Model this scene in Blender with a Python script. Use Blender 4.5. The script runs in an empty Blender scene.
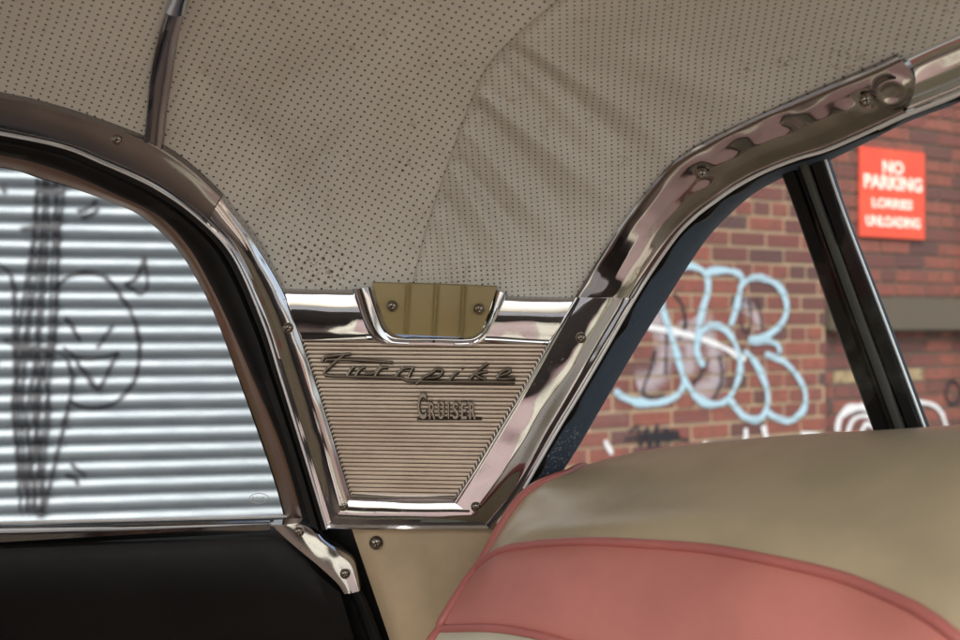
import bpy, bmesh, math, random
from mathutils import Vector, Matrix, noise
R = math.radians
random.seed(7)
SC = bpy.context.scene
COL = SC.collection

# ------------------------------------------------------------------ camera, light, exposure
CAMZ = 1.15
F = 1000.0                                   # focal length in photo pixels (photo 960 x 640)
cam_d = bpy.data.cameras.new('camera'); cam = bpy.data.objects.new('camera', cam_d); COL.objects.link(cam)
cam.location = (0, 0, CAMZ); cam.rotation_euler = (R(90), 0, 0)
cam_d.sensor_width = 36; cam_d.lens = 36 * F / 960
cam_d.clip_start = 0.01; cam_d.clip_end = 500
cam_d.dof.use_dof = True; cam_d.dof.focus_distance = 0.87; cam_d.dof.aperture_fstop = 6.3
SC.camera = cam
SUN_EL, SUN_AZ = 48, 195                     # azimuth measured clockwise from +Y
w = bpy.data.worlds.new('World'); SC.world = w; w.use_nodes = True
nt = w.node_tree; bg = nt.nodes['Background']
sky = nt.nodes.new('ShaderNodeTexSky'); sky.sky_type = 'NISHITA'; sky.sun_disc = False
sky.sun_elevation = R(SUN_EL); sky.sun_rotation = R(SUN_AZ); sky.dust_density = 4; sky.air_density = 1.0
hs = nt.nodes.new('ShaderNodeHueSaturation'); hs.inputs['Saturation'].default_value = 0.7
nt.links.new(sky.outputs[0], hs.inputs['Color']); nt.links.new(hs.outputs[0], bg.inputs[0]); bg.inputs[1].default_value = 0.13
sd = bpy.data.lights.new('sun', 'SUN'); sd.energy = 1.5; sd.angle = R(45); sd.color = (1, .95, .87)
so = bpy.data.objects.new('sun', sd); COL.objects.link(so)
_a = R(SUN_AZ); _e = R(SUN_EL)
_dir = Vector((math.sin(_a) * math.cos(_e), math.cos(_a) * math.cos(_e), math.sin(_e)))
so.rotation_euler = _dir.to_track_quat('Z', 'Y').to_euler(); so.location = (0, -8, 12)
SC.view_settings.view_transform = 'Standard'; SC.view_settings.look = 'None'
SC.view_settings.gamma = 1; SC.view_settings.use_curve_mapping = False
SC.view_settings.exposure = 0.93

# ------------------------------------------------------------------ helpers: nodes and materials
class NT:
    def __init__(s, name):
        s.m = bpy.data.materials.new(name); s.m.use_nodes = True; s.t = s.m.node_tree
        s.b = s.t.nodes['Principled BSDF']; s.out = s.t.nodes['Material Output']
    def n(s, typ, props=None, **ins):
        nd = s.t.nodes.new(typ)
        for k, v in (props or {}).items(): setattr(nd, k, v)
        for k, v in ins.items():
            key = int(k[1:]) if k[0] == 'i' and k[1:].isdigit() else k.replace('_', ' ')
            s.set(nd.inputs[key], v)
        return nd
    def set(s, sock, v):
        if isinstance(v, bpy.types.NodeSocket): s.t.links.new(v, sock)
        elif isinstance(v, bpy.types.Node): s.t.links.new(v.outputs[0], sock)
        else: sock.default_value = v
    def p(s, **ins):
        for k, v in ins.items(): s.set(s.b.inputs[k.replace('_', ' ')], v)
    def math(s, op, a, b=0.0, c=0.0, clamp=False):
        nd = s.n('ShaderNodeMath', {'operation': op, 'use_clamp': clamp}, i0=a, i1=b, i2=c); return nd.outputs[0]
    def noise(s, vec, scale, detail=3, rough=.55):
        return s.n('ShaderNodeTexNoise', None, Vector=vec, Scale=scale, Detail=detail, Roughness=rough).outputs['Fac']
    def ramp(s, fac, stops):
        nd = s.n('ShaderNodeValToRGB', None, Fac=fac); e = nd.color_ramp.elements
        while len(e) < len(stops): e.new(.5)
        for el, (p, c) in zip(e, stops):
            el.position = p; el.color = (c, c, c, 1) if isinstance(c, (int, float)) else (*c, 1)
        return nd.outputs[0]
    def mix(s, fac, a, b, mode='MIX'):
        nd = s.t.nodes.new('ShaderNodeMix'); nd.data_type = 'RGBA'; nd.blend_type = mode
        s.set(nd.inputs[0], fac)
        s.set(nd.inputs[6], (*a, 1) if isinstance(a, tuple) else a); s.set(nd.inputs[7], (*b, 1) if isinstance(b, tuple) else b)
        return nd.outputs[2]
    def smooth(s, v, a, b):
        nd = s.n('ShaderNodeMapRange', {'interpolation_type': 'SMOOTHSTEP'}, Value=v)
        nd.inputs[1].default_value = a; nd.inputs[2].default_value = b; return nd.outputs[0]
    def bump(s, h, strength, dist, normal=None):
        nd = s.n('ShaderNodeBump', None, Height=h, Strength=strength, Distance=dist)
        if normal is not None: s.set(nd.inputs['Normal'], normal)
        return nd.outputs[0]
    def obj(s): return s.n('ShaderNodeTexCoord').outputs['Object']
    def pos(s): return s.n('ShaderNodeNewGeometry').outputs['Position']

def rgb(r, g, b): return (r, g, b, 1)

def m_vinyl(name, col, rough=.42, var=.12, bump=.12, spec=.5):
    k = NT(name); o = k.obj()
    f = k.noise(o, 9, 4); g = k.noise(o, 900, 2)
    dark = tuple(c * (1 - var) for c in col); lite = tuple(min(1, c * (1 + var)) for c in col)
    k.p(Base_Color=k.mix(k.smooth(f, .3, .7), dark, lite), Roughness=k.math('MULTIPLY_ADD', k.noise(o, 40, 3), .15, rough - .07))
    k.p(Normal=k.bump(g, bump, .0006, k.bump(k.noise(k.n('ShaderNodeTexNoise', None, Vector=o, Scale=3.0, Detail=1.0).outputs['Color'], 7, 2), .045, .01))); k.b.inputs['Specular IOR Level'].default_value = spec
    return k.m

def m_chrome(name, col=(.62, .6, .57), rough=.07, wav=.5, wscale=14):
    k = NT(name); o = k.obj()
    k.p(Base_Color=rgb(*col), Metallic=1.0)
    pit = k.math('GREATER_THAN', k.noise(o, 420, 1), .74)
    gr = k.noise(o, 60, 4, .7)
    k.p(Roughness=k.math('ADD', k.math('MULTIPLY', k.smooth(gr, .5, .8), .12), rough))
    b1 = k.bump(k.noise(o, wscale, 1), wav, .012)
    k.p(Normal=k.bump(k.math('MULTIPLY', pit, 1.0), .12, .0004, b1))
    k.p(Base_Color=k.mix(k.math('MULTIPLY', pit, .5), col, (.12, .09, .07)))
    return k.m

def m_plain(name, col, rough=.6, metal=0.0, spec=.5):
    k = NT(name); o = k.obj()
    f = k.noise(o, 35, 4)
    k.p(Base_Color=k.mix(f, tuple(c * .85 for c in col), tuple(min(1, c * 1.15) for c in col)), Roughness=rough, Metallic=metal)
    k.b.inputs['Specular IOR Level'].default_value = spec
    return k.m

M = {}
M['chrome'] = m_chrome('polished chrome', (.61, .62, .65), rough=.06, wav=.3, wscale=16)
M['chrome_flat'] = m_chrome('aged chrome', (.30, .29, .29), rough=.13, wav=.25)
M['chrome_warp'] = m_chrome('wavy chrome', (.37, .35, .35), rough=.07, wav=.16, wscale=24)
M['copper'] = m_chrome('tarnished channel', (.40, .285, .225), rough=.3, wav=.15)
M['bead'] = m_plain('bright bead', (.86, .87, .88), .28, metal=.45)
M['extension'] = m_chrome('bright chrome', (.84, .86, .88), rough=.06, wav=.5)
M['black'] = m_vinyl('black vinyl', (.005, .0045, .004), rough=.5, var=.3, spec=.22)
M['rubber'] = m_plain('black rubber', (.004, .004, .004), .42, spec=.28)
M['beige'] = m_vinyl('beige vinyl', (.46, .385, .25), rough=.31)
M['pink'] = m_vinyl('pink vinyl', (.56, .205, .17), rough=.40)
M['pipe'] = m_vinyl('pink piping', (.46, .15, .13), rough=.36)
M['pale'] = m_vinyl('pale seat vinyl', (.55, .53, .40), rough=.4)
M['card'] = m_vinyl('tan trim board', (.52, .40, .255), rough=.5, var=.18)
M['olive'] = m_vinyl('olive plastic', (.35, .28, .125), rough=.5, var=.10)
M['fardoor'] = m_vinyl('grey brown vinyl', (.15, .135, .12), rough=.5)
M['rose'] = m_vinyl('dull rose vinyl', (.33, .21, .19), rough=.5)
M['screw'] = m_chrome('screw steel', (.34, .30, .25), rough=.25, wav=0)
M['slot'] = m_plain('screw recess', (.01, .008, .006), .8)
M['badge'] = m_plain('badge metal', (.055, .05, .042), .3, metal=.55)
M['stone'] = m_plain('stone ledge', (.10, .082, .06), .85)
M['carpet'] = m_plain('dark carpet', (.20, .15, .12), .95)
M['asphalt'] = m_plain('asphalt', (.17, .165, .16), .9)
M['paving'] = m_plain('concrete paving', (.26, .25, .23), .9)
M['greenpaint'] = m_plain('pale green paint', (.42, .50, .42), .5)

def mk_glass(name, tint, dirt):
    k = NT(name); o = k.obj()
    tr = k.n('ShaderNodeBsdfTransparent', None, Color=rgb(*tint)); gl = k.n('ShaderNodeBsdfGlossy', None, Roughness=.02, Color=rgb(1, 1, 1))
    fr = k.n('ShaderNodeFresnel', None, IOR=1.45)
    mx = k.n('ShaderNodeMixShader', None, i0=fr.outputs[0]); k.set(mx.inputs[1], tr); k.set(mx.inputs[2], gl)
    df = k.n('ShaderNodeBsdfDiffuse', None, Color=rgb(.7, .7, .66))
    d = k.math('MULTIPLY', k.smooth(k.noise(o, 30, 6, .75), .45, .8), dirt)
    m2 = k.n('ShaderNodeMixShader', None, i0=d); k.set(m2.inputs[1], mx); k.set(m2.inputs[2], df)
    k.set(k.out.inputs[0], m2)
    return k.m
M['glass'] = mk_glass('window glass', (.94, .97, .96), .08)

# headliner: perforated vinyl; UV = metres along the cloth, attribute seam = metres to the seam
k = NT('perforated headliner'); o = k.pos()
uv = k.n('ShaderNodeUVMap').outputs[0]
seam = k.n('ShaderNodeAttribute', {'attribute_name': 'seam'}).outputs['Fac']
side = k.math('GREATER_THAN', seam, 0.0)
wob = k.n('ShaderNodeTexNoise', None, Vector=uv, Scale=45.0, Detail=1.0).outputs['Color']
wv = k.n('ShaderNodeVectorMath', {'operation': 'MULTIPLY_ADD'}, i0=wob, i1=(.0012, .0012, 0), i2=uv).outputs[0]
ra = k.n('ShaderNodeVectorRotate', {'rotation_type': 'Z_AXIS'}, Vector=wv, Angle=R(32)).outputs[0]
rb = k.n('ShaderNodeVectorRotate', {'rotation_type': 'Z_AXIS'}, Vector=wv, Angle=R(-4)).outputs[0]
rb = k.n('ShaderNodeVectorMath', {'operation': 'MULTIPLY'}, i0=rb, i1=(1.15, 1.5, 1)).outputs[0]
vm = k.t.nodes.new('ShaderNodeMix'); vm.data_type = 'VECTOR'; k.set(vm.inputs[0], side); k.set(vm.inputs[4], ra); k.set(vm.inputs[5], rb)
cell = k.n('ShaderNodeVectorMath', {'operation': 'SCALE'}, i0=vm.outputs[1], Scale=1 / .0060).outputs[0]
fr = k.n('ShaderNodeVectorMath', {'operation': 'FRACTION'}, i0=cell).outputs[0]
dv = k.n('ShaderNodeVectorMath', {'operation': 'SUBTRACT'}, i0=fr, i1=(.5, .5, 0)).outputs[0]
xy = k.n('ShaderNodeSeparateXYZ', None, i0=dv)
rr = k.math('SQRT', k.math('ADD', k.math('MULTIPLY', xy.outputs[0], xy.outputs[0]), k.math('MULTIPLY', xy.outputs[1], xy.outputs[1])))
hole = k.math('SUBTRACT', 1.0, k.smooth(rr, .11, .19))
base = k.mix(k.smooth(k.noise(o, 5, 4), .3, .7), (.615, .60, .545), (.715, .70, .64))
base = k.mix(k.smooth(k.noise(o, 60, 5, .7), .55, .85), base, (.46, .39, .31))
def spot(c, r, amt, colr, base):
    d = k.n('ShaderNodeVectorMath', {'operation': 'DISTANCE'}, i0=o, i1=c).outputs['Value']
    nn = k.noise(o, 260, 3, .7)
    fac = k.math('MULTIPLY', k.math('MULTIPLY', k.math('SUBTRACT', 1.0, k.smooth(d, r * .15, r)), k.smooth(nn, .50, .70)), amt)
    return k.mix(fac, base, colr)
HEAD_SPOTS = k, spot, base, hole, seam       # finished below, once the surface exists to place the stains on

# ------------------------------------------------------------------ helpers: the cabin's inner surface
ZC, YC, B_EL, A0 = 0.03, 0.10, 0.33, 0.78
def shift(X):
    s = 1.5 * max(0.0, X - .05) ** 2
    return min(s, .55)
def surfY(X, z):                             # z relative to the eye height
    a = A0 - shift(X)
    q = (z - ZC) / B_EL
    c = 1.0 if q <= 0 else math.sqrt(max(0.0, 1 - min(1, q) ** 2))
    return YC + a * c + .12 * (ZC - z)
def P(px, py, Y): return Vector(((px - 480) / F * Y, Y, CAMZ + (320 - py) / F * Y))
def S(px, py, off=0.0):
    lo, hi = .15, 1.6
    tx, tz = (px - 480) / F, (320 - py) / F
    for _ in range(46):
        mid = (lo + hi) / 2
        if mid > surfY(tx * mid, tz * mid): hi = mid
        else: lo = mid
    return P(px, py, lo + off)

def crom(pts, n):                            # Catmull-Rom through points, n samples evenly along the length
    pts = [Vector(p) for p in pts]
    if len(pts) == 2: dense = [pts[0].lerp(pts[1], i / 40) for i in range(41)]
    else:
        q = [pts[0] * 2 - pts[1]] + pts + [pts[-1] * 2 - pts[-2]]
        dense = []
        for i in range(1, len(q) - 2):
            p0, p1, p2, p3 = q[i - 1:i + 3]
            for j in range(16):
                t = j / 16
                dense.append(.5 * ((2 * p1) + (p2 - p0) * t + (2 * p0 - 5 * p1 + 4 * p2 - p3) * t * t + (3 * p1 - p0 - 3 * p2 + p3) * t ** 3))
        dense.append(pts[-1])
    L = [0]
    for a, b in zip(dense, dense[1:]): L.append(L[-1] + (b - a).length)
    out = []; j = 0
    for i in range(n):
        t = L[-1] * i / (n - 1)
        while j < len(L) - 2 and L[j + 1] < t: j += 1
        d = L[j + 1] - L[j]
        out.append(dense[j].lerp(dense[j + 1], 0 if d < 1e-9 else (t - L[j]) / d))
    return out

# ------------------------------------------------------------------ helpers: objects
def props(o, label=None, cat=None, group=None, kind=None):
    if label: o['label'] = label
    if cat: o['category'] = cat
    if group: o['group'] = group
    if kind: o['kind'] = kind
    return o
def empty(name, loc, label, cat):
    o = bpy.data.objects.new(name, None); COL.objects.link(o); o.location = loc
    o.empty_display_size = .1
    return props(o, label, cat)
PENDING = []
def link(name, me, mat, parent=None, label=None, sharp=35):
    mats = mat if isinstance(mat, (list, tuple)) else [mat]
    for m_ in mats: me.materials.append(m_)
    for p in me.polygons: p.use_smooth = True
    if sharp is not None: me.set_sharp_from_angle(angle=R(sharp))
    o = bpy.data.objects.new(name, me); COL.objects.link(o)
    if parent is not None:
        o.parent = parent; o.matrix_parent_inverse = world_of(parent).inverted()
    if label: o['label'] = label
    return o
def world_of(o):
    m = Matrix.LocRotScale(o.location, o.rotation_euler, o.scale)
    return m if o.parent is None else world_of(o.parent) @ o.matrix_parent_inverse @ m
class MB:
    def __init__(s): s.v = []; s.f = []; s.mi = []
    def add(s, vs, fs, mi=0):
        o = len(s.v); s.v += [tuple(v) for v in vs]
        for f in fs: s.f.append(tuple(i + o for i in f)); s.mi.append(mi)
    def grid(s, rows, mi=0, closed=False, flip=False):
        n = len(rows[0]); vs = [v for r in rows for v in r]; fs = []
        for i in range(len(rows) - 1):
            for j in range(n - (0 if closed else 1)):
                a, b = i * n + j, i * n + (j + 1) % n
                q = (a, b, b + n, a + n)
                fs.append(q[::-1] if flip else q)
        s.add(vs, fs, mi)
    def tube(s, path, r, seg=10, flat=1.0, nrm=None, mi=0, cap=True):
        rows = []
        n = len(path)
        for i, p in enumerate(path):
            t = (path[min(n - 1, i + 1)] - path[max(0, i - 1)])
            t = t.normalized() if t.length > 1e-9 else Vector((1, 0, 0))
            up = nrm if nrm is not None else Vector((0, -1, .02))
            a = t.cross(up)
            a = a.normalized() if a.length > 1e-6 else Vector((1, 0, 0))
            b = a.cross(t).normalized()
            ri = r[i] if isinstance(r, list) else r
            rows.append([p + a * (math.cos(2 * math.pi * j / seg) * ri) + b * (math.sin(2 * math.pi * j / seg) * ri * flat) for j in range(seg)])
        o = len(s.v); s.grid(rows, mi, closed=True)
        if cap:
            s.add(rows[0], [tuple(range(seg))], mi); s.add(rows[-1], [tuple(range(seg))[::-1]], mi)
    def box(s, lo, hi, mi=0):
        x0, y0, z0 = lo; x1, y1, z1 = hi
        s.add([(x0, y0, z0), (x1, y0, z0), (x1, y1, z0), (x0, y1, z0), (x0, y0, z1), (x1, y0, z1), (x1, y1, z1), (x0, y1, z1)],
              [(0, 3, 2, 1), (4, 5, 6, 7), (0, 1, 5, 4), (1, 2, 6, 5), (2, 3, 7, 6), (3, 0, 4, 7)], mi)
    def mesh(s, name):
        me = bpy.data.meshes.new(name); me.from_pydata(s.v, [], s.f); me.update()
        me.polygons.foreach_set('material_index', s.mi)
        bm = bmesh.new(); bm.from_mesh(me); bmesh.ops.recalc_face_normals(bm, faces=bm.faces[:]); bm.to_mesh(me); bm.free()
        return me
    def build(s, name, mat, parent=None, label=None, sharp=35): return link(name, s.mesh(name), mat, parent, label, sharp)

EYE = Vector((0, 0, CAMZ))
def strip(mb, A, Bc, prof, n=90, mi=0, bow=0.0, dent=None):
    """loft between two 3-D curves; prof = [(t across, height towards the cabin in metres)]"""
    a = crom(A, n); b = crom(Bc, n); rows = []
    for i in range(n):
        t = (a[min(i + 1, n - 1)] - a[max(i - 1, 0)]) + (b[min(i + 1, n - 1)] - b[max(i - 1, 0)])
        nr = t.cross(b[i] - a[i]).normalized()
        if nr.dot(EYE - a[i]) < 0: nr = -nr
        row = [a[i].lerp(b[i], tt) + nr * h for tt, h in prof]
        if bow: row = [v + t.normalized() * (bow * max(0, (i / (n - 1) - .8) / .2) ** 2 * (1 - (2 * tt - 1) ** 2)) for v, (tt, h) in zip(row, prof)]
        if dent: row = [v + nr * dent(v) * min(1, 6 * tt, 6 * (1 - tt)) for v, (tt, h) in zip(row, prof)]
        rows.append(row)
    mb.grid(rows, mi)
    mb.add(rows[0], [tuple(range(len(prof)))], mi); mb.add(rows[-1], [tuple(range(len(prof)))], mi)
def dome(h, n=12, depth=.012, lip=0.0):      # a rounded moulding section with returns down both edges
    p = [(0, -depth)]
    for i in range(n + 1):
        t = i / n; p.append((t, h * (1 - abs(2 * t - 1) ** 2.6) + lip))
    p.append((1, -depth)); return p
def off(pts, o): return [S(x, y, o) for x, y in pts]

def screw(px, py, o, parent, r=.0048, ring=True, base=None):
    r *= .76
    c = base if base is not None else S(px, py, o)
    e = .004
    z = (EYE - c).normalized() * .5 + Vector((0, -1, -.1)) * .5; z.normalize()
    x = Vector((1, 0, 0)).cross(z).normalized(); y = z.cross(x)
    rot = random.uniform(0, 1.5)
    x, y = x * math.cos(rot) + y * math.sin(rot), y * math.cos(rot) - x * math.sin(rot)
    mb = MB(); sec = []
    if ring: sec += [(1.42, -.25), (1.38, .10), (1.24, .22), (1.1, .12), (1.02, .06)]
    sec += [(1.0, .05), (.97, .25), (.8, .42), (.5, .54), (.2, .58), (.001, .585)]
    rows = [[c + (x * math.cos(2 * math.pi * j / 24) + y * math.sin(2 * math.pi * j / 24)) * (r * q) + z * (h * r) for j in range(24)] for q, h in sec]
    mb.grid(rows, 0, closed=True)
    for ang in (0, math.pi / 2):
        d = x * math.cos(ang) + y * math.sin(ang); s_ = z.cross(d)
        lo, hi = r * .3, r * .61
        vs = [c + d * (sx * r * .62) + s_ * (sy * r * .13) + z * hz for hz in (lo, hi + ang * .00004) for sx, sy in ((-1, -1), (1, -1), (1, 1), (-1, 1))]
        mb.add(vs, [(4, 5, 6, 7), (0, 1, 5, 4), (1, 2, 6, 5), (2, 3, 7, 6), (3, 0, 4, 7)], 1)
    return mb.build('screw', [M['screw'], M['slot']], parent)

# ================================================================== the street
def frame(p, yaw): return Vector(p), R(yaw)
def hit(px, py, fr):                         # pixel -> (along, up) on a vertical wall plane
    p, a = fr; d = P(px, py, 1) - EYE
    nx, ny = math.sin(a), -math.cos(a)
    t = (nx * p.x + ny * p.y) / (nx * d.x + ny * d.y)
    q = d * t
    return (q.x - p.x) * math.cos(a) + (q.y - p.y) * math.sin(a), q.z + CAMZ
def place(o, fr): o.location = fr[0]; o.rotation_euler = (0, 0, fr[1]); return o

g = MB()
def sheet(mb, x0, x1, y0, y1, z): mb.add([(x0, y0, z), (x1, y0, z), (x1, y1, z), (x0, y1, z)], [(0, 1, 2, 3)])
sheet(g, -150, 150, -150, 150, 0)
props(g.build('ground', M['asphalt']), kind='structure')
g = MB(); g.box((-20, 2.6, -.05), (20, 12, .12))
props(g.build('pavement', M['paving']), kind='structure')

# --- roller shutter, corrugated slats as one curtain
SH = frame((-1.516, 4.46, 0), 10)
PITCH = .0752
def slat(z):                                 # bulge towards the street (local -y)
    t = (z / PITCH) % 1.0
    return -.023 * (math.sin(math.pi * t) ** .75 if 0 < t < 1 else 0)
shutter_root = empty('roller_shutter', (0, 0, 0), 'pale grey corrugated roller shutter with black line graffiti, seen through the side window', 'shutter')
place(shutter_root, SH)
mb = MB(); zs = []
z = .13
while z < 3.0: zs.append(z); z += PITCH / 12
xs = [-3.2, -2, -1, -.4, 0, .4, .8, 1.15]
mb.grid([[(x, slat(zz), zz) for x in xs] for zz in zs])
k = NT('shutter paint'); oc = k.obj()
st = k.n('ShaderNodeMapping', None, Vector=oc, Scale=(3, 3, 40)).outputs[0]
k.p(Base_Color=k.mix(k.smooth(k.noise(st, 2, 5, .65), .35, .7), (.165, .19, .215), (.235, .262, .285)), Roughness=.40, Metallic=.6)
def kid(mb, name, mat, parent, label=None, sharp=35):   # a child given in its parent's own coordinates
    o = link(name, mb.mesh(name), mat, None, label, sharp); o.parent = parent; return o
kid(mb, 'slat_curtain', k.m, shutter_root, sharp=60)
for q in (1.12, -3.3):
    mb = MB(); mb.box((q, -.06, .12), (q + .1, .05, 3.0)); kid(mb, 'guide_rail', M['greenpaint'], shutter_root)
mb = MB(); mb.box((-3.35, -.2, 3.0), (1.3, .15, 3.4)); kid(mb, 'shutter_box', M['greenpaint'], shutter_root)

def m_spray(name, col, cover=.9, grain=60, soft=.55, mortar=0.0):
    k = NT(name); o = k.obj(); cover0 = cover
    if mortar:
        zz = k.n('ShaderNodeSeparateXYZ', None, i0=o).outputs[2]
        fz = k.math('FRACT', k.math('DIVIDE', k.math('SUBTRACT', zz, .005), .075))
        cover = k.math('MULTIPLY', k.math('SUBTRACT', 1.0, k.math('MULTIPLY', k.smooth(fz, .77, .83), mortar)), cover)
    e = k.n('ShaderNodeAttribute', {'attribute_name': 'edge'}).outputs['Fac']
    nn = k.noise(o, grain, 4, .7)
    v = k.math('ADD', k.math('ABSOLUTE', e), k.math('MULTIPLY', k.math('SUBTRACT', nn, .5), .9))
    al = k.math('MULTIPLY', k.math('SUBTRACT', 1.0, k.smooth(v, soft, 1.0)), k.math('MULTIPLY', k.smooth(k.noise(o, 5, 3), .0, .38), cover))
    k.p(Base_Color=rgb(*col), Roughness=.5, Alpha=al)
    return k.m
M['spray_black'] = m_spray('black spray', (.015, .015, .022), .96)
M['spray_thin'] = m_spray('thin black spray', (.015, .015, .022), .88)
M['spray_blue'] = m_spray('blue spray', (.40, .58, .68), .97, 22, .45, .3)
M['spray_white'] = m_spray('white spray', (.75, .76, .78), .9, 30)

def graffiti(name, strokes, fr, depth, mat, parent, label, lift=.002, step=.006):
    """strokes = [(width m, [photo pixels])]; drapes ribbons over the wall surface"""
    V, Fc, E = [], [], []
    for si, (wd, pts) in enumerate(strokes):
        wp = [Vector((*hit(x, y, fr), 0)) for x, y in pts]
        L = sum((b - a).length for a, b in zip(wp, wp[1:])); n = max(4, int(L / step))
        c = crom(wp, n); o = len(V)
        for i, p in enumerate(c):
            t = (c[min(n - 1, i + 1)] - c[max(0, i - 1)]).normalized(); s_ = Vector((-t.y, t.x, 0))
            wv = wd * (1 + .5 * noise.noise(Vector((si * 7.1, i * .06, 0))))
            if i in (0, n - 1): wv *= .35
            for q in (-1, -.33, .33, 1):
                v = p + s_ * (wv * .5 * q)
                V.append((v.x, depth(v.y) - lift - si * .00035 - i * .0000004, v.y)); E.append(q)
        for i in range(n - 1):
            for q in range(3):
                a = o + i * 4 + q; Fc.append((a, a + 1, a + 5, a + 4))
    me = bpy.data.meshes.new(name); me.from_pydata(V, [], Fc); me.update()
    at = me.attributes.new('edge', 'FLOAT', 'POINT'); at.data.foreach_set('value', E)
    ob = link(name, me, mat, None, label, None); ob.parent = parent
    return ob
W1, W2 = .023, .018
face = [(W1, [(55, 292), (62, 282), (74, 275), (90, 273), (108, 279), (122, 297), (133, 315), (140, 345), (137, 375), (127, 392), (113, 404), (96, 408), (80, 406), (70, 399)]),
        (W2, [(125, 283), (135, 291), (142, 294), (148, 286), (147, 272), (145, 258), (141, 270), (136, 279), (126, 284)]),
        (W2, [(144, 256), (147, 272)]),
        (W1, [(66, 317), (74, 328), (81, 342)]), (W1, [(114, 325), (106, 336), (98, 348)]),
        (W2, [(64, 347), (78, 357), (92, 359), (108, 356), (119, 352)]),
        (W1, [(70, 352), (84, 370), (97, 388), (101, 387), (106, 378), (112, 365), (119, 351)]),
        (W1, [(71, 463), (78, 468), (87, 476)]), (W1, [(66, 474), (74, 477), (80, 484)]),
        (W1, [(78, 212), (90, 208), (98, 200)]), (W1, [(82, 219), (92, 215), (100, 209)])]
graffiti('graffiti', face, SH, slat, M['spray_black'], shutter_root, 'round grinning devil face in thin black lines')
tag_ = []
for x0, x1, x2, x3 in ((40, 24, 14, 22), (46, 28, 24, 38), (52, 40, 30, 30), (58, 47, 38, 44), (64, 52, 48, 34), (48, 36, 50, 42), (38, 18, 20, 30), (61, 55, 35, 44)):
    j = lambda: random.uniform(-3, 3)
    tag_.append((.0145, [(x0 + j(), 178), (x0 - 3, 230 + j()), ((x0 + x1) / 2, 280), (x1 + j(), 345), (x2, 400 + j()), ((x2 + x3) / 2, 455), (x3 + j() * .5, 512)]))
tag_ += [(.018, [(-6, 262), (8, 270), (15, 288), (16, 345), (18, 430), (25, 488)]),
         (.020, [(5, 340), (20, 345), (45, 349), (62, 352), (71, 366), (73, 385), (66, 420), (56, 462), (46, 505)]),
         (.020, [(20, 345), (36, 362), (40, 400), (36, 440), (30, 480)]),
         (.030, [(38, 190), (52, 192), (66, 190)]), (.026, [(22, 230), (40, 226), (58, 228)]), (.03, [(18, 345), (34, 350), (52, 348)]),
         (.022, [(-6, 366), (0, 360)]), (.03, [(2, 186), (7, 192)]), (.03, [(36, 512), (42, 514), (46, 511)])]
graffiti('graffiti', tag_, SH, slat, M['spray_thin'], shutter_root, 'tall bundle of blotchy dark vertical scrawl lines', lift=.009)

# --- brick walls
def brick_mat(name, light_mortar):
    k = NT(name); o = k.obj()
    a = k.n('ShaderNodeAttribute', {'attribute_name': 'tone'}).outputs['Fac']
    c = k.ramp(a, [(0, (.085, .045, .045)), (.3, (.185, .06, .05)), (.6, (.25, .077, .056)), (.85, (.265, .085, .06)), (1.0, (.40, .31, .17))])
    c = k.mix(k.smooth(k.noise(o, 26, 5, .7), .4, .75), c, (.12, .06, .05)); c = k.mix(k.math('MULTIPLY', k.smooth(k.noise(o, 2.2, 6, .75), .45, .75), .4), c, (.09, .055, .048)); c = k.mix(k.math('MULTIPLY', k.smooth(k.noise(o, 60, 4, .8), .62, .8), .5), c, (.36, .30, .26))
    k.p(Base_Color=c, Roughness=.85, Normal=k.bump(k.noise(o, 120, 4, .6), .5, .003))
    k2 = NT(name + ' mortar'); o = k2.obj()
    mc = ((.36, .27, .17), (.48, .37, .25)) if light_mortar else ((.10, .075, .06), (.19, .14, .105))
    k2.p(Base_Color=k2.mix(k2.noise(o, 20, 5, .7), *mc), Roughness=.95, Normal=k2.bump(k2.noise(o, 200, 3), .4, .002))
    return [k.m, k2.m]
def brick_wall(name, fr, x0, x1, h, mats, label, thick=.3, special=None, holes=()):
    mb = MB(); tones = []
    mb.box((x0, .007, 0), (x1, thick, h), 1); tones += [0] * 8
    row = 0; z = .005; rnd = random.Random(hash(name) % 97 + int(x0 * 10))
    while z + .065 < h:
        header = row % 4 == 2
        ln = .1005 if header else .2125
        x = x0 - (0 if header else (.1125 if row % 2 else 0))
        while x < x1:
            a, b = max(x, x0 - .002), min(x + ln, x1 + .002)
            if b - a > .03:
                t = rnd.random() * .86
                if special: t = special((a + b) / 2, z + .03, t)
                inside = any(hx0 < (a + b) / 2 < hx1 and hz0 < z + .03 < hz1 for hx0, hx1, hz0, hz1 in holes)
                if not inside:
                    y = rnd.uniform(-.0015, .0015); dz = rnd.uniform(-.002, .002)
                    mb.box((a, y, z + dz), (b, .02, z + .059 + dz), 0); tones += [t] * 8
            x += ln + .0155
        z += .075; row += 1
    me = mb.mesh(name)
    at = me.attributes.new('tone', 'FLOAT', 'POINT'); at.data.foreach_set('value', tones)
    ob = link(name, me, mats, None, None, 30); place(ob, fr)
    return ob
BW = frame((.96, 4.57, 0), 28)
bl = brick_wall('brick_wall', BW, -1.35, .86, 4.0, brick_mat('red brick', True), None)
props(bl, 'red brick wall with pale thick mortar and blue graffiti loops', 'wall')
RW_OFF = .05
RW = frame((BW[0].x - math.sin(BW[1]) * RW_OFF, BW[0].y + math.cos(BW[1]) * RW_OFF, 0), 28)
yb = [hit(848, 377, RW), hit(921, 371, RW)]
def spec(x, z, t):
    for (a, b) in yb:
        if abs(x - a) < .14 and abs(z - b) < .045: return 1.0
    return t * .95
br = brick_wall('brick_wall', RW, .862, 4.2, 4.0, brick_mat('dark brick', False), None, special=spec)
props(br, 'dark mortared brick wall behind the red sign, with a grey stone ledge', 'wall')
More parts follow.
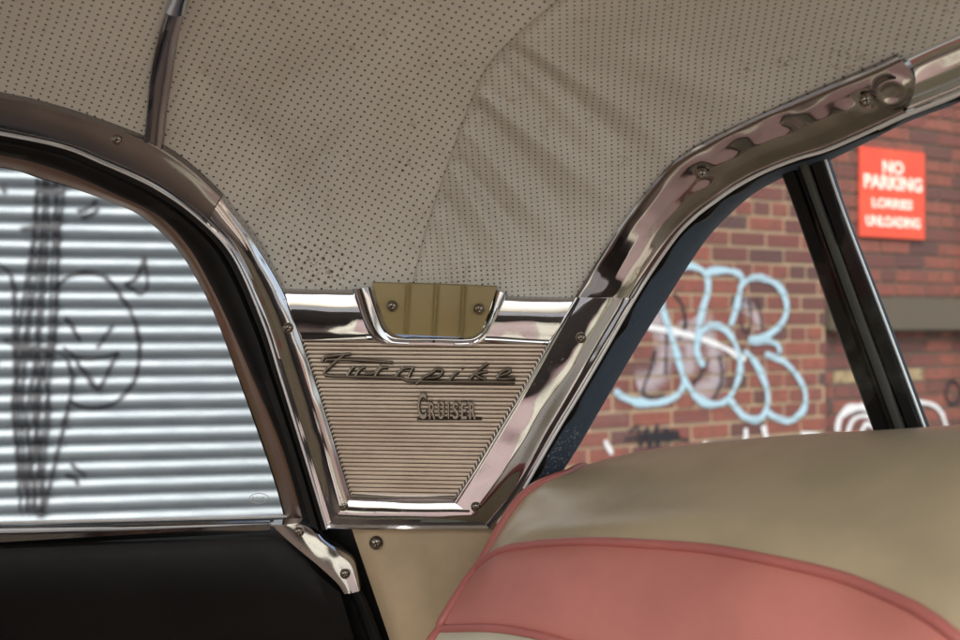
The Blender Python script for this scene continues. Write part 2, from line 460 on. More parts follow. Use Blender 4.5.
e0 = hit(818, 297, RW); e1 = hit(818, 332, RW)
mb = MB(); mb.box((e0[0] + .03, -.085, e1[1]), (4.0, .0, e0[1]))
lm = mb.mesh('stone_ledge'); bm = bmesh.new(); bm.from_mesh(lm)
bmesh.ops.bevel(bm, geom=bm.edges[:], offset=.012, segments=2, affect='EDGES'); bm.to_mesh(lm); bm.free()
ol = link('stone_ledge', lm, M['stone'], None); ol.parent = br

X2 = lambda x, y: (560 + x / 2.207, 180 + y / 2.207)
def pix(lst): return [X2(a, b) for a, b in lst]
BLW = .043
blue = [(BLW, pix([(118, 465), (150, 484), (190, 492), (235, 486), (264, 466), (270, 440), (255, 380), (236, 320), (224, 282), (222, 262)])),
        (BLW, pix([(255, 188), (290, 190), (318, 205), (325, 240), (312, 290), (301, 340), (301, 380), (315, 412)])),
        (BLW, pix([(320, 204), (350, 199), (384, 203), (400, 218), (395, 245), (385, 290), (374, 322)])),
        (BLW, pix([(300, 372), (308, 338), (338, 320), (372, 340), (394, 390), (391, 440), (365, 486), (325, 494), (292, 470), (268, 432)])),
        (BLW, pix([(392, 240), (420, 216), (462, 222), (490, 248), (498, 288), (482, 322), (452, 344), (416, 354), (452, 354), (476, 362), (484, 382)])),
        (BLW, pix([(450, 384), (488, 398), (520, 430), (539, 470), (534, 508), (505, 530), (470, 522), (450, 505)])),
        (BLW, pix([(404, 376), (428, 402), (450, 448), (456, 490), (442, 524), (412, 526), (385, 502), (368, 478)]))]
plane = lambda z: 0.0
graffiti('graffiti', blue, BW, plane, M['spray_blue'], bl, 'thick pale blue looping graffiti letters', lift=.006)
blk = [(.020, pix([(248, 250), (268, 275), (276, 320), (262, 350)])), (.018, pix([(232, 300), (234, 360), (232, 430)])),
       (.018, pix([(210, 375), (198, 420), (182, 465), (196, 478), (230, 474)])), (.018, pix([(350, 385), (356, 430), (345, 470), (320, 500)])),
       (.016, pix([(404, 262), (398, 300), (404, 332), (416, 332), (420, 290), (412, 264)])), (.016, pix([(432, 262), (442, 300), (446, 332)])), (.018, pix([(330, 390), (310, 430), (290, 450)])),
       (.022, pix([(150, 556), (170, 545), (176, 585), (192, 548), (196, 590), (214, 540), (212, 586), (232, 548), (240, 580)])), (.02, pix([(140, 572), (200, 566), (285, 574)])), (.05, pix([(180, 560), (225, 566), (262, 560)]))]
graffiti('graffiti', blk, BW, plane, M['spray_thin'], bl, 'thin faded black scribbled graffiti', lift=.003)
wht = [(.036, pix([(190, 324), (250, 334), (310, 350), (360, 370), (408, 397)])),
       (.026, [(604, 440), (607, 446), (612, 454)]), (.03, [(745, 428), (745, 436), (744, 442)]), (.035, [(763, 425), (764, 432), (766, 440)]), (.03, [(704, 441), (705, 446)]), (.04, [(800, 434), (815, 436), (822, 440)])]
graffiti('graffiti', wht, BW, plane, M['spray_white'], bl, 'white paint strokes across the blue letters', lift=.0045)
pk = [(.05, pix([(215, 300), (240, 390), (200, 440), (160, 450)])), (.06, pix([(300, 300), (330, 370), (350, 430)])), (.06, pix([(270, 330), (290, 420), (250, 440)]))]
M['spray_faint'] = m_spray('faint white spray', (.62, .55, .60), .55, 14, 0.0, .8)
graffiti('graffiti', [(.17, pix([(205, 300), (235, 360), (215, 430), (170, 455)])), (.17, pix([(300, 300), (335, 370), (340, 440), (300, 470)])), (.15, pix([(270, 310), (285, 380), (275, 430)])), (.10, pix([(400, 270), (430, 300), (440, 330)]))], BW, plane, M['spray_faint'], bl, 'faint whitish paint haze inside the blue letters', lift=.0015)
w2 = [(.05, [(836, 432), (840, 416), (852, 408), (868, 408), (880, 416)]), (.03, [(846, 436), (852, 420), (866, 416), (878, 424)]), (.03, [(860, 434), (866, 424), (878, 430)]),
      (.03, [(915, 402), (930, 404), (940, 412), (946, 428)])]
graffiti('graffiti', w2, RW, plane, M['spray_white'], br, 'rounded white graffiti hoops', lift=.006)
graffiti('graffiti', [(.022, [(946, 384), (953, 381), (960, 390), (957, 402), (949, 403), (945, 394), (948, 383)])], RW, plane, M['spray_black'], br, 'small black painted ring', lift=.006)

# --- red sign
s00 = hit(857, 153, RW); s11 = hit(922, 240, RW)
SW, SHH = s11[0] - s00[0], s00[1] - s11[1] + .035
sign = empty('parking_sign', (0, 0, 0), 'bright red rectangular NO PARKING sign with white lettering fixed to the brick wall', 'sign')
place(sign, RW)
k = NT('red sign enamel'); oc = k.obj()
k.p(Base_Color=k.mix(k.noise(oc, 6, 3), (.72, .06, .035), (.80, .12, .06)), Roughness=.4)
M['sign'] = k.m
M['signtext'] = m_plain('sign white', (.85, .80, .70), .5)
mb = MB(); sx0, sz0 = s00[0], s11[1] - .0
mb.box((sx0, -.018, sz0), (sx0 + SW, -.010, sz0 + SHH)); kid(mb, 'sign_plate', M['sign'], sign)
for q in (.05, SHH - .09):
    mb = MB(); mb.box((sx0 + .03, -.010, sz0 + q), (sx0 + SW - .03, .004, sz0 + q + .04)); kid(mb, 'mounting_rail', M['badge'], sign)
def text_mesh(txt, bold, extrude):
    cu = bpy.data.curves.new('txt', 'FONT'); cu.body = txt; cu.size = 1; cu.offset = bold; cu.extrude = extrude; cu.resolution_u = 3
    ob = bpy.data.objects.new('txt', cu); COL.objects.link(ob)
    dg = bpy.context.evaluated_depsgraph_get(); dg.update()
    me = bpy.data.meshes.new_from_object(ob.evaluated_get(dg)); bpy.data.objects.remove(ob); bpy.data.curves.remove(cu)
    xs_ = [v.co.x for v in me.vertices]; ys_ = [v.co.y for v in me.vertices]
    return me, min(xs_), max(xs_), min(ys_), max(ys_)
def sign_text(txt, fx0, fx1, fz0, fz1):
    me, a, b, c, d = text_mesh(txt, .035, .02)
    for v in me.vertices:
        x, y, zz = v.co
        v.co = (sx0 + SW * (fx0 + (fx1 - fx0) * (x - a) / (b - a)), -.0195 + zz * .05, sz0 + SHH * (1 - (fz1 + (fz0 - fz1) * (y - c) / (d - c))))
    ob = link('lettering', me, M['signtext'], None, None, None); ob.parent = sign
sign_text('NO', .34, .66, .13, .28); sign_text('PARKING', .06, .95, .30, .46)
sign_text('LORRIES', .18, .80, .56, .67); sign_text('UNLOADING', .09, .92, .76, .88)

# --- pale green post at the far right, added for a reflection in the glass
gp = hit(962, 300, RW)
mb = MB(); n = 20
for (r, z0, z1) in ((.04, .12, 3.9), (.052, 1.72, 1.80), (.052, 1.02, 1.1)):
    c0 = [Vector((gp[0] + .03 + r * math.cos(i * 2 * math.pi / n), -.11 + r * math.sin(i * 2 * math.pi / n), z0)) for i in range(n)]
    mb.grid([c0, [v + Vector((0, 0, z1 - z0)) for v in c0]], closed=True); mb.add(c0, [tuple(range(n))]); mb.add([v + Vector((0, 0, z1 - z0)) for v in c0], [tuple(range(n))])
dp = kid(mb, 'reflection_post', M['greenpaint'], None); place(dp, RW)
props(dp, 'added pale green post standing in for a reflection in the glass, right of the sign', 'pipe')

# ================================================================== the car
car = empty('vintage_car', (0, 0, 0), 'vintage two tone car seen from inside, pale perforated headliner, chrome trim, pink and beige seat', 'car')

# ---- headliner
edge_px = [(-420, 60), (-200, 75), (0, 116), (75, 132), (130, 155), (180, 187), (215, 217), (250, 265), (286, 312), (330, 314), (430, 316), (520, 318), (572, 318), (612, 275), (650, 220), (700, 184), (790, 134), (880, 96), (960, 60), (1060, 22)]
EP = sorted([(lambda v: (v.x, v.z - CAMZ))(S(*p)) for p in edge_px] + [(-1.6, .19), (.42, .245), (.50, .29), (.60, .345)])
def edge_z(X):
    if X <= EP[0][0]: return EP[0][1]
    for (a, za), (b, zb) in zip(EP, EP[1:]):
        if X <= b: return za + (zb - za) * (X - a) / max(1e-9, b - a)
    return EP[-1][1]
SEAM_PX = [(405, 330), (413, 290), (418, 268), (426, 235), (436, 203), (444, 180), (455, 148), (470, 108), (487, 70), (505, 48), (530, 25), (556, 3), (590, -25), (640, -60), (740, -120)]
def lin(pts, n=240): return crom([Vector((a, b, 0)) for a, b in pts], n)
SEAM = lin(SEAM_PX)
def seam_sd(px, py):
    best, sg = 1e9, 1
    for i in range(len(SEAM) - 1):
        a, b = SEAM[i], SEAM[i + 1]
        dx, dy = px - a.x, py - a.y; d = dx * dx + dy * dy
        if d < best:
            best = d; t = b - a; sg = 1 if (t.x * dy - t.y * dx) > 0 else -1
    return math.sqrt(best) * sg
# folds: (px start, px end, half width px, height m)
FOLDS = [((470, 95), (560, 205), 9, -.0045), ((478, 92), (600, 190), 9, .0045), ((500, 58), (578, 152), 12, -.0035), ((522, 55), (630, 140), 14, -.007), ((545, 60), (665, 150), 12, .004),
         ((452, 150), (520, 235), 8, -.0045), ((446, 160), (500, 245), 7, .0035), ((440, 185), (478, 262), 7, -.004), ((432, 205), (458, 270), 6, .003), ((462, 125), (545, 225), 7, .0035),
         ((330, 150), (250, 260), 22, -.004), ((300, 70), (250, 180), 40, -.004), ((400, 60), (330, 200), 45, .004), ((210, 80), (300, 210), 26, -.003), ((640, 60), (760, 110), 24, .003)]
def fold(px, py, sd):
    h = 0
    kr = max(0.0, min(1.0, (sd - 1) / 9)); kr = kr * kr * (3 - 2 * kr)
    for (ax, ay), (bx, by), wd, ht in FOLDS:
        dx, dy = bx - ax, by - ay; L2 = dx * dx + dy * dy
        t = ((px - ax) * dx + (py - ay) * dy) / L2
        if t < -.35 or t > 1.35: continue
        d = abs((px - ax) * dy - (py - ay) * dx) / math.sqrt(L2)
        w_ = wd * (.55 + .75 * max(0, min(1, t)))
        if d > 3 * w_: continue
        e = 1.0
        if t < .12: e = max(0, (t + .35) / .47)
        if t > .7: e = max(0, (1.35 - t) / .65)
        h += (1.7 * kr if ax > 425 else 1.8 * (1 - kr if sd > -6 else 1)) * ht * math.exp(-(d / w_) ** 2) * e * e * (3 - 2 * e)
    return h
xsF = [-1.6 + .06 * i for i in range(19)] + [-.50 + .0035 * i for i in range(258)] + [.42 + .03 * i for i in range(8)]
thetas = [i / 150 for i in range(151)]
rowsH, uvs, seams = [], [], []
for X in xsF:
    z0 = edge_z(X); th0 = math.asin(max(-1, min(1, (z0 - ZC) / B_EL))) if z0 > ZC else (z0 - ZC) / B_EL
    ths = [th0 + (R(62) - th0) * t for t in thetas] + [R(62) + R(42) * (i / 40) for i in range(1, 41)]
    a = A0 - shift(X); prev = None; s_len = 0; col, cu, cs = [], [], []
    for th in ths:
        if th < 0: y, zr = YC + a + .12 * (-th * B_EL), ZC + th * B_EL
        else: zr = ZC + B_EL * math.sin(th); y = YC + a * math.cos(th) + (.12 * (ZC - zr) if th < R(90) else -.12 * B_EL * math.sin(th))
        p = Vector((X, y, CAMZ + zr))
        if prev is None:
            s_len = th0 * B_EL if th0 < 0 else sum(math.hypot(a * math.sin(th0 * (q + .5) / 30) + .12 * B_EL * math.cos(th0 * (q + .5) / 30), B_EL * math.cos(th0 * (q + .5) / 30)) * th0 / 30 for q in range(30))
        else: s_len += (p - prev).length
        prev = p.copy()
        if y > .2:
            px = 480 + F * X / y; py = 320 - F * zr / y
            if -80 < px < 1100 and -160 < py < 420:
                sd_ = seam_sd(px, py); h = fold(px, py, sd_)
                h += .0030 * math.exp(-abs(sd_ + 2) / 9.0) * (1 if sd_ < 0 else 0) - .0022 * math.exp(-((sd_ - 5) / 6) ** 2)
                h += .0012 * noise.noise(Vector((px * .02, py * .02, 3)))
                sm = sd_ * y / F
                nrm = Vector((0, -math.cos(max(th, 0)), -math.sin(max(th, 0)) * .6 - .1)).normalized()
                p = p + nrm * h
            else: sm = (px - 700) / 1000
        else: sm = 1.0
        col.append(p); cu.append((X, s_len)); cs.append(sm)
    rowsH.append(col); uvs += cu; seams += cs
mb = MB(); mb.grid(rowsH)
me = bpy.data.meshes.new('headliner'); me.from_pydata(mb.v, [], mb.f); me.update()
at = me.attributes.new('seam', 'FLOAT', 'POINT'); at.data.foreach_set('value', seams)
ul = me.uv_layers.new(name='UVMap')
li = [0] * len(me.loops); me.loops.foreach_get('vertex_index', li)
ul.data.foreach_set('uv', [c for i in li for c in uvs[i]])
k, spot, base, hole, seam = HEAD_SPOTS
msk = 0.0
for px, py, r in ((325, 270, .045), (300, 256, .03), (480, 284, .03), (403, 163, .012)):   # mould gathers round the holes here
    d_ = k.n('ShaderNodeVectorMath', {'operation': 'DISTANCE'}, i0=k.pos(), i1=tuple(S(px, py))).outputs['Value']
    msk = k.math('MAXIMUM', msk, k.math('SUBTRACT', 1.0, k.smooth(d_, r * .3, r)))
msk = k.math('MULTIPLY', msk, k.smooth(k.noise(k.pos(), 110, 3, .7), .40, .62))
hole = k.math('SUBTRACT', 1.0, k.smooth(k.math('MULTIPLY', rr, k.math('SUBTRACT', 1.0, k.math('MULTIPLY', msk, .40))), .11, .19))
for (px, py, r, am, cl) in ((403, 163, .016, .75, (.16, .10, .04)), (326, 270, .034, .75, (.17, .11, .045)), (300, 258, .022, .6, (.17, .11, .045)), (620, 160, .012, .6, (.12, .10, .07)),
                            (838, 47, .012, .35, (.14, .11, .07)), (785, 60, .012, .6, (.06, .05, .04)), (745, 70, .012, .5, (.06, .05, .04)), (850, 66, .030, .5, (.17, .12, .05)), (470, 285, .05, .35, (.12, .08, .04))):
    v = S(px, py); base = spot(tuple(v), r, am, cl, base)
sl = k.math('SUBTRACT', 1.0, k.smooth(k.math('ABSOLUTE', k.math('ADD', seam, .0012)), .0004, .0014))
base = k.mix(k.math('MULTIPLY', sl, .25), base, (.07, .055, .045))
base = k.mix(k.math('MULTIPLY', hole, .92), base, k.mix(msk, (.028, .022, .018), (.075, .045, .018)))
k.p(Base_Color=base, Roughness=.6, Normal=k.bump(k.math('SUBTRACT', 1.0, hole), .35, .0006)); k.b.inputs['Specular IOR Level'].default_value = .35
M['headliner'] = k.m
link('headliner', me, M['headliner'], car, 'pale perforated vinyl headliner with a seam and stretch folds', 60)

# ---- headlining strip across the roof
mb = MB()
sa = [(144, 140), (147, 108), (150, 75), (155, 48), (160, 28), (167, 8), (173, -10), (190, -50), (215, -100)]
sb = [(163, 148), (167, 110), (171, 85), (175, 58), (180, 30), (186, 9), (192, -10), (209, -50), (234, -100)]
strip(mb, off(sa, -.004), off(sb, -.004), [(0, -.006), (0, .001), (.07, .0030), (.14, .0026), (.24, .0014), (.5, .0010), (.7, .0014), (.86, .0026), (.93, .0030), (1, .001), (1, -.006)], 70)
rs = mb.build('roof_strip', M['chrome_warp'], car, 'narrow chrome strip running up the headliner')
mb = MB()
strip(mb, off([(165, 11), (168, 4), (173, -10)], -.0075), off([(187, 13), (189, 4), (193, -10)], -.0075), dome(.004, 8, .004), 12)
mb.build('strip_joint', M['chrome'], rs)

# ---- door: glass, channel, rubber, sill, panel
door = MB()
G = [(-420, 140), (-150, 143), (0, 166), (39, 177), (67, 185), (109, 200), (143, 216), (177, 247), (200, 283), (218, 320), (240, 380), (258, 430), (275, 480), (286, 520)]
K = [(-420, 122), (-150, 127), (0, 152), (39, 161), (78, 174), (117, 192), (160, 213), (190, 244), (213, 283), (232, 322), (253, 370), (272, 414), (285, 446), (296, 482), (308, 528)]
BD = [(-420, 104), (-150, 108), (0, 134), (62, 147), (100, 162), (154, 187), (197, 217), (233, 256), (263, 323), (280, 376), (303, 450), (327, 529)]
T = [(-420, 60), (-150, 66), (0, 95), (30, 101), (75, 114), (130, 133), (163, 148), (193, 169), (222, 197)]
# door body: black inner panel below the sill
rows = []
for px in [-420, -200, -60] + [20 * i for i in range(0, 16)] + [312, 324, 334]:
    top = 538 - 12 * max(0, min(1, px / 285)) if px < 286 else 526 + (px - 286) * .95
    col = []
    for t, o_ in ((0, .045), (.02, .028), (.05, .012), (.12, .004), (.3, .004), (.55, .010), (1, .02)):
        py = top + (760 - top) * t
        xx = px + (.30 * (py - top) if px > 280 else 0)
        col.append(S(xx, py, o_))
    rows.append(col)
mb = MB(); mb.grid(rows); mb.grid([[v + Vector((0, .06, 0)) for v in r] for r in rows])
dr = mb.build('door', M['black'], car, 'door with plain black inner panel', 50)
mb = MB()
gp_ = [S(x, y, .034) for x, y in G] ; bot = [S(x, 535, .034) for x, y in G]
strip(mb, gp_, [S(x, 533, .034) for x in (-420, -150, 0, 60, 120, 180, 230, 262, 292)], [(i / 8, 0) for i in range(9)], 60)
# extend glass a little into its channel
gl_o = mb.build('window_glass', M['glass'], dr, None, None)
mb = MB(); strip(mb, off(G, .032), off([(x - 3, y + 1) for x, y in K], .011), [(0, -.012), (0, 0), (.15, .002), (.5, .001), (.85, .002), (1, 0)], 140)
mb.build('window_channel', M['copper'], dr, 'brownish metal window channel')
mb = MB(); mb.tube(crom(off(G, .0295), 150), .0011, 8); mb.build('glass_seal', M['rubber'], dr)
mb = MB(); strip(mb, off([(x - 3, y + 1) for x, y in K], .0105), off(BD, .005), [(0, -.004), (.04, .002), (.2, .006), (.5, .0075), (.72, .005), (.8, .001), (.86, .004), (1, .002), (1, -.01)], 140)
mb.build('weatherstrip', M['rubber'], dr, 'black rubber weatherstrip')
mb = MB()
for dy, rr_, mt in ((521.5, .0016, 0), (529.5, .0022, 0)):
    mb.tube([S(px, dy + 1.5 - 6.5 * max(-.5, px / 287), .028) for px in range(-420, 290, 12)], rr_, 8, 1.3, mi=1)
strip(mb, [S(px, 526.5 - 6.5 * px / 287, .030) for px in range(-420, 300, 30)], [S(px, 545 - 17 * max(-1, px / 287), .018) for px in range(-420, 300, 30)], [(0, 0), (.3, .001), (.35, -.003), (.55, -.003), (.6, .002), (.9, .002), (1, -.004)], 60)
mb.build('sill_strip', [M['chrome_flat'], M['bead']], dr, 'dull metal strip along the window sill')
# etched maker's oval on the glass
mb = MB()
c = [S(259 + 9.7 * math.cos(t), 498.5 + 4.9 * math.sin(t), .0325) for t in [i * 2 * math.pi / 40 for i in range(41)]]
mb.tube(c, .00035, 6)
for dx in (-6, -2.5, 0.5, 4):
    mb.tube(crom([S(259 + dx + a, 498.5 + b, .0325) for a, b in ((-1.5, 1.8), (0, -2), (1.3, .2), (-.8, .6), (1.8, 2))], 14), .0003, 5)
M['etch'] = m_plain('etched glass', (.62, .66, .64), .7)
mb.build('etched_mark', M['etch'], dr, 'small oval mark etched in the glass corner')
# corner bracket
def plate(poly, o_, hgt, mat, name, parent, label=None, bev=.002):
    bm = bmesh.new(); vs = [bm.verts.new(S(x, y, o_(x, y) if callable(o_) else o_)) for x, y in poly]
    f = bm.faces.new(vs); f.normal_update()
    if f.normal.y > 0: f.normal_flip()
    r_ = bmesh.ops.extrude_face_region(bm, geom=[f]); nv = [e for e in r_['geom'] if isinstance(e, bmesh.types.BMVert)]
    bmesh.ops.translate(bm, verts=nv, vec=(0, -hgt, 0))
    bmesh.ops.recalc_face_normals(bm, faces=bm.faces[:])
    tops = [e for e in bm.edges if all(v in nv for v in e.verts)]
    if bev: bmesh.ops.bevel(bm, geom=tops, offset=bev, segments=3, affect='EDGES', profile=.6)
    bmesh.ops.triangulate(bm, faces=[f for f in bm.faces if len(f.verts) > 4])
    me = bpy.data.meshes.new(name); bm.to_mesh(me); bm.free()
    return link(name, me, mat, parent, label, 40)
mb = MB()
top_c = [(300, 523), (312, 528), (324, 541), (340, 552), (352, 563), (357, 577), (360, 591)]
bot_c = [(271, 525), (282, 536), (297, 549), (314, 563), (330, 577), (338, 585), (344, 594)]
strip(mb, off(top_c, -.004), off(bot_c, -.004), [(0, -.014), (0, -.002), (.05, .001), (.12, .0008), (.4, .0016), (.7, .0015), (.92, .0008), (.97, .0004), (1, -.001), (1, -.014)], 50)
bkt = mb.build('corner_bracket', M['chrome'], dr, 'chrome corner bracket at the end of the sill')
for px, py in ((299, 532), (345, 574)): screw(px, py, -.0068, dr, .0044)
mb = MB(); strip(mb, off([(352, 592), (362, 612), (385, 680)], .004), off([(362, 590), (372, 612), (396, 680)], .008), dome(.004, 6, .02), 20)
mb.build('door_seal', M['rubber'], dr)

# ---- window header trim (brown, upper left) and pillar-side chrome
mb = MB()
BD1 = [p for p in BD if p[0] <= 200] + [(206, 226)]
mb_prof = [(0, -.010), (0, -.001), (.03, .001), (.08, .0016), (.13, .0016), (.18, .0024), (.5, .0032), (.78, .0026), (.86, .0018), (.90, .001), (.95, .003), (1, .001), (1, -.01)]
strip(mb, off(T, -.005), off(BD1, -.003), mb_prof, 120)
ht = mb.build('window_header_trim', M['chrome_flat'], car, 'dull brown toned chrome moulding above the side window')
screw(117, 139, -.0085, ht, .0046)
mb = MB(); mb.tube(crom(off(BD, -.0085), 150), .0010, 8); mb.build('bright_bead', M['bead'], car, 'thin bright bead beside the black weatherstrip')

# ---- pillar trim: one pressed chrome frame (left flank, bottom bar, right flank, top blocks)
mb = MB()
LF_out = [(206, 226), (233, 257), (263, 323), (280, 376), (303, 450), (326, 528)]
LF_in = [(222, 197), (255, 241), (284, 290), (302, 337), (320, 390), (334, 436), (352, 496)]
lf = [(0, -.012), (0, 0), (.04, .0022), (.14, .0026), (.18, .0018), (.23, .0022), (.32, .0036), (.42, .0048), (.52, .0056), (.62, .0060), (.72, .0058), (.81, .0049), (.88, .0037), (.92, .0027), (.95, .0022), (.98, .0030), (1, .001), (1, -.01)]
strip(mb, off(LF_out, -.005), off(LF_in, -.006), lf, 90)
RF_in = [(575, 297), (549, 341), (522, 388), (494, 434), (472, 470), (453, 500)]
RF_out = [(635, 298), (607, 345), (582, 388), (556, 431), (524, 488), (492, 529)]
rf = [(0, -.01), (0, .001), (.025, .0042), (.05, .0046), (.08, .0040), (.12, .0042), (.3, .0047), (.45, .0050), (.58, .0048), (.68, .0038), (.78, .0024), (.86, .0018), (.91, .0034), (.97, .0030), (1, 0), (1, -.012)]
strip(mb, off(RF_in, -.006), off(RF_out, -.005), rf, 90)
BT_in = [(349, 494), (400, 496), (456, 496)]
BT_out = [(326, 529), (400, 530), (493, 530)]
bt = [(0, -.008), (0, .001), (.06, .0025), (.12, .0012), (.2, .0030), (.4, .0052), (.6, .0052), (.78, .0028), (.85, .0016), (.92, .003), (.97, .002), (1, 0), (1, -.012)]
strip(mb, off(BT_in, -.0065), off(BT_out, -.0045), bt, 60)
# top blocks
blk_p = [(0, -.012), (0, -.004), (.03, .0005), (.08, .0015), (.14, .0018), (.3, .0032), (.55, .0038), (.8, .0024), (.9, .0010), (.95, .0018), (1, .0005), (1, -.008)]
strip(mb, off([(283, 289), (330, 290), (368, 290)], -.006), off([(303, 341), (335, 341), (378, 340)], -.006), blk_p, 40)
strip(mb, off([(492, 296), (530, 297), (576, 298)], -.006), off([(484, 342), (520, 344), (548, 345)], -.006), blk_p, 40)
# raised surround of the clip: a U-shaped moulding
U_out = [(352, 289), (362, 320), (374, 340), (394, 345), (430, 345), (466, 346), (482, 341), (494, 322), (508, 294)]
U_in = [(374, 286), (380, 306), (386, 324), (393, 333), (402, 336), (432, 336.5), (463, 337), (475, 335), (484, 326), (491, 309), (497, 290)]
strip(mb, off(U_out, -.008), off(U_in, -.010), [(0, -.01), (0, 0), (.15, .0035), (.35, .0058), (.55, .0056), (.72, .0034), (.82, .003), (.9, .004), (1, .002), (1, -.012)], 110)
pt = mb.build('pillar_trim', M['chrome'], car, 'tapered chrome pillar moulding with ribbed centre', 50)
for px, py, o_ in ((288, 328, -.012), (343, 506, -.0105), (476, 507, -.0115), (581, 338, -.014)): screw(px, py, o_, pt, .0044)

# ribbed panel
k = NT('ribbed aluminium'); oc = k.obj()
mp = k.n('ShaderNodeMapping', None, Vector=oc, Scale=(6, 6, 300)).outputs[0]
k.p(Base_Color=k.mix(k.smooth(k.noise(oc, 22, 5, .65), .35, .75), (.80, .715, .61), (.70, .60, .50)), Metallic=.85,
    Roughness=k.math('MULTIPLY_ADD', k.noise(mp, 3, 3), .2, .26))
M['ribbed'] = k.m
TL, TR, BR, BL = Vector((301, 337, 0)), Vector((553, 339, 0)), Vector((455, 501, 0)), Vector((349, 499, 0))
NR = 39; rows = []
for i in range(NR):
    for q, h in ((0, 0.0), (.16, 0.0), (.22, .0012), (.36, .0019), (.7, .0020), (.94, .0013)):
        v = (i + q) / NR
        a, b = TL.lerp(BL, v), TR.lerp(BR, v)
        rows.append([S(*(a.lerp(b, u / 12).xy), -.002) + Vector((0, -h, 0)) for u in range(13)])
mb = MB(); mb.grid(rows)
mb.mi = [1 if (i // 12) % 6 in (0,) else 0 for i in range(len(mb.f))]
M['groove'] = m_plain('dark groove', (.075, .056, .04), .7)
# groove floor faces take a darker material, besides their real depth
rp = mb.build('ribbed_panel', [M['ribbed'], M['groove']], pt, 'warm metal panel with fine horizontal ribs', 25)

# lettering on the panel
def A(x, y): return (310 + x / 8, 340 + y / 8)
def Bq(x, y): return (410 + x / 7.108, 340 + y / 7.108)
script = [[A(98, 172), A(120, 140), A(190, 128), A(325, 112)], [A(128, 160), A(300, 158), A(480, 168), A(662, 182)],
          [A(285, 112), A(215, 165), A(165, 210), A(118, 258), A(135, 282), A(200, 290)],
          [A(120, 285), A(300, 292), A(560, 300), A(760, 308), Bq(-20, 292), Bq(120, 298), Bq(400, 300), Bq(745, 302)],
          [A(355, 215), A(330, 240), A(300, 288)], [A(440, 218), A(400, 240), A(365, 290)],
          [A(440, 275), A(520, 262), A(575, 205)], [A(570, 220), A(548, 248), A(520, 292)], [A(548, 246), A(585, 222), A(625, 222)],
          [A(748, 222), A(722, 252), A(688, 294)], [A(722, 252), A(765, 228), A(822, 224), A(812, 250), A(792, 296)],
          [Bq(45, 315), Bq(95, 272), Bq(150, 238), Bq(190, 208)], [Bq(190, 210), Bq(232, 222), Bq(205, 262), Bq(130, 272)],
          [Bq(345, 226), Bq(312, 254), Bq(284, 288)], [Bq(366, 204), Bq(376, 196)],
          [Bq(556, 165), Bq(500, 210), Bq(455, 250), Bq(425, 285)], [Bq(462, 248), Bq(510, 232), Bq(552, 226)], [Bq(470, 250), Bq(500, 268), Bq(540, 284)],
          [Bq(620, 270), Bq(636, 246), Bq(664, 224), Bq(705, 212), Bq(715, 225), Bq(680, 245), Bq(625, 262), Bq(650, 280), Bq(748, 272)]]
mb = MB()
for st_ in script:
    mb.tube(crom(off(st_, -.0068), 26), .0017, 8, 1.3, mi=1); mb.tube(crom(off([(x - .4, y - .5) for x, y in st_], -.0092), 26), .00085, 8, 1.2, mi=0)  # wider dark tube behind: dark letter sides, plus their shadow put into colour
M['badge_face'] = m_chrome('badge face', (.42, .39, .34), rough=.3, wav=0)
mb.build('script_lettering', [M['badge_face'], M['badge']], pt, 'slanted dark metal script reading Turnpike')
mb = MB()
bmv = MB()
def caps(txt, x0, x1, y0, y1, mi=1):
    me, a, b, c, d = text_mesh(txt, .06 if mi else .012, .03)  # larger dark copy behind each capital: dark sides and shadow as colour
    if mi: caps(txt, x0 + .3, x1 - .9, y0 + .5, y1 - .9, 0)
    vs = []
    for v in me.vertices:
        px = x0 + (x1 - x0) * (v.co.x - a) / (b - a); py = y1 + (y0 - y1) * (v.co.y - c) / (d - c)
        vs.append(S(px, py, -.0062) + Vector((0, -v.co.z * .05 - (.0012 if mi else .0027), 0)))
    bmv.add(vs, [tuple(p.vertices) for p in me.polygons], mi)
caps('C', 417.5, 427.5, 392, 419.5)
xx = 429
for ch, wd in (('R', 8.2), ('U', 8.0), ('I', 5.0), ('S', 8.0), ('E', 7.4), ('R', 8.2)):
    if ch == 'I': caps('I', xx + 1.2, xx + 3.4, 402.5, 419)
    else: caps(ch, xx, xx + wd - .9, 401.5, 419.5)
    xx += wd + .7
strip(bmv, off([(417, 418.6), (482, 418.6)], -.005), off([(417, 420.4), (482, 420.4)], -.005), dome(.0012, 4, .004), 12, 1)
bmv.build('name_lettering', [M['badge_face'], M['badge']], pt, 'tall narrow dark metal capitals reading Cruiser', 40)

# ---- olive clip plate with three ribs
rows = []
for i in range(181):
    u = i / 180
    col = []
    for j in range(13):
        v = j / 12
        xl = 372 + (389 - 372) * v ** 1.1; xr = 497 + (479 - 497) * v ** 1.1
        px = xl + (xr - xl) * u; py = (283 + 4 * u) + (336 - 285) * v
        fx = 373 + (495 - 373) * u                # ribs stand nearly upright
        rib = sum(math.exp(-((px - (c0 - 3 * v)) / 1.9) ** 2) for c0 in (409, 437, 464))
        col.append(S(px, py, -.009 - .0035 * math.sin(math.pi * min(1, v * .9 + .1)) ) + Vector((0, -.0058 * rib - .003 * math.sin(math.pi * u), 0)))
    rows.append(col)
mb = MB(); mb.grid(rows); mb.grid([[r[0], r[0] + Vector((0, .014, .002))] for r in rows])
ol_ = mb.build('retainer_plate', M['olive'], car, 'small olive plastic plate with three upright ribs', 60)
for px, py in ((392, 306), (479, 309)): screw(px, py, -.0165, ol_, .0046)

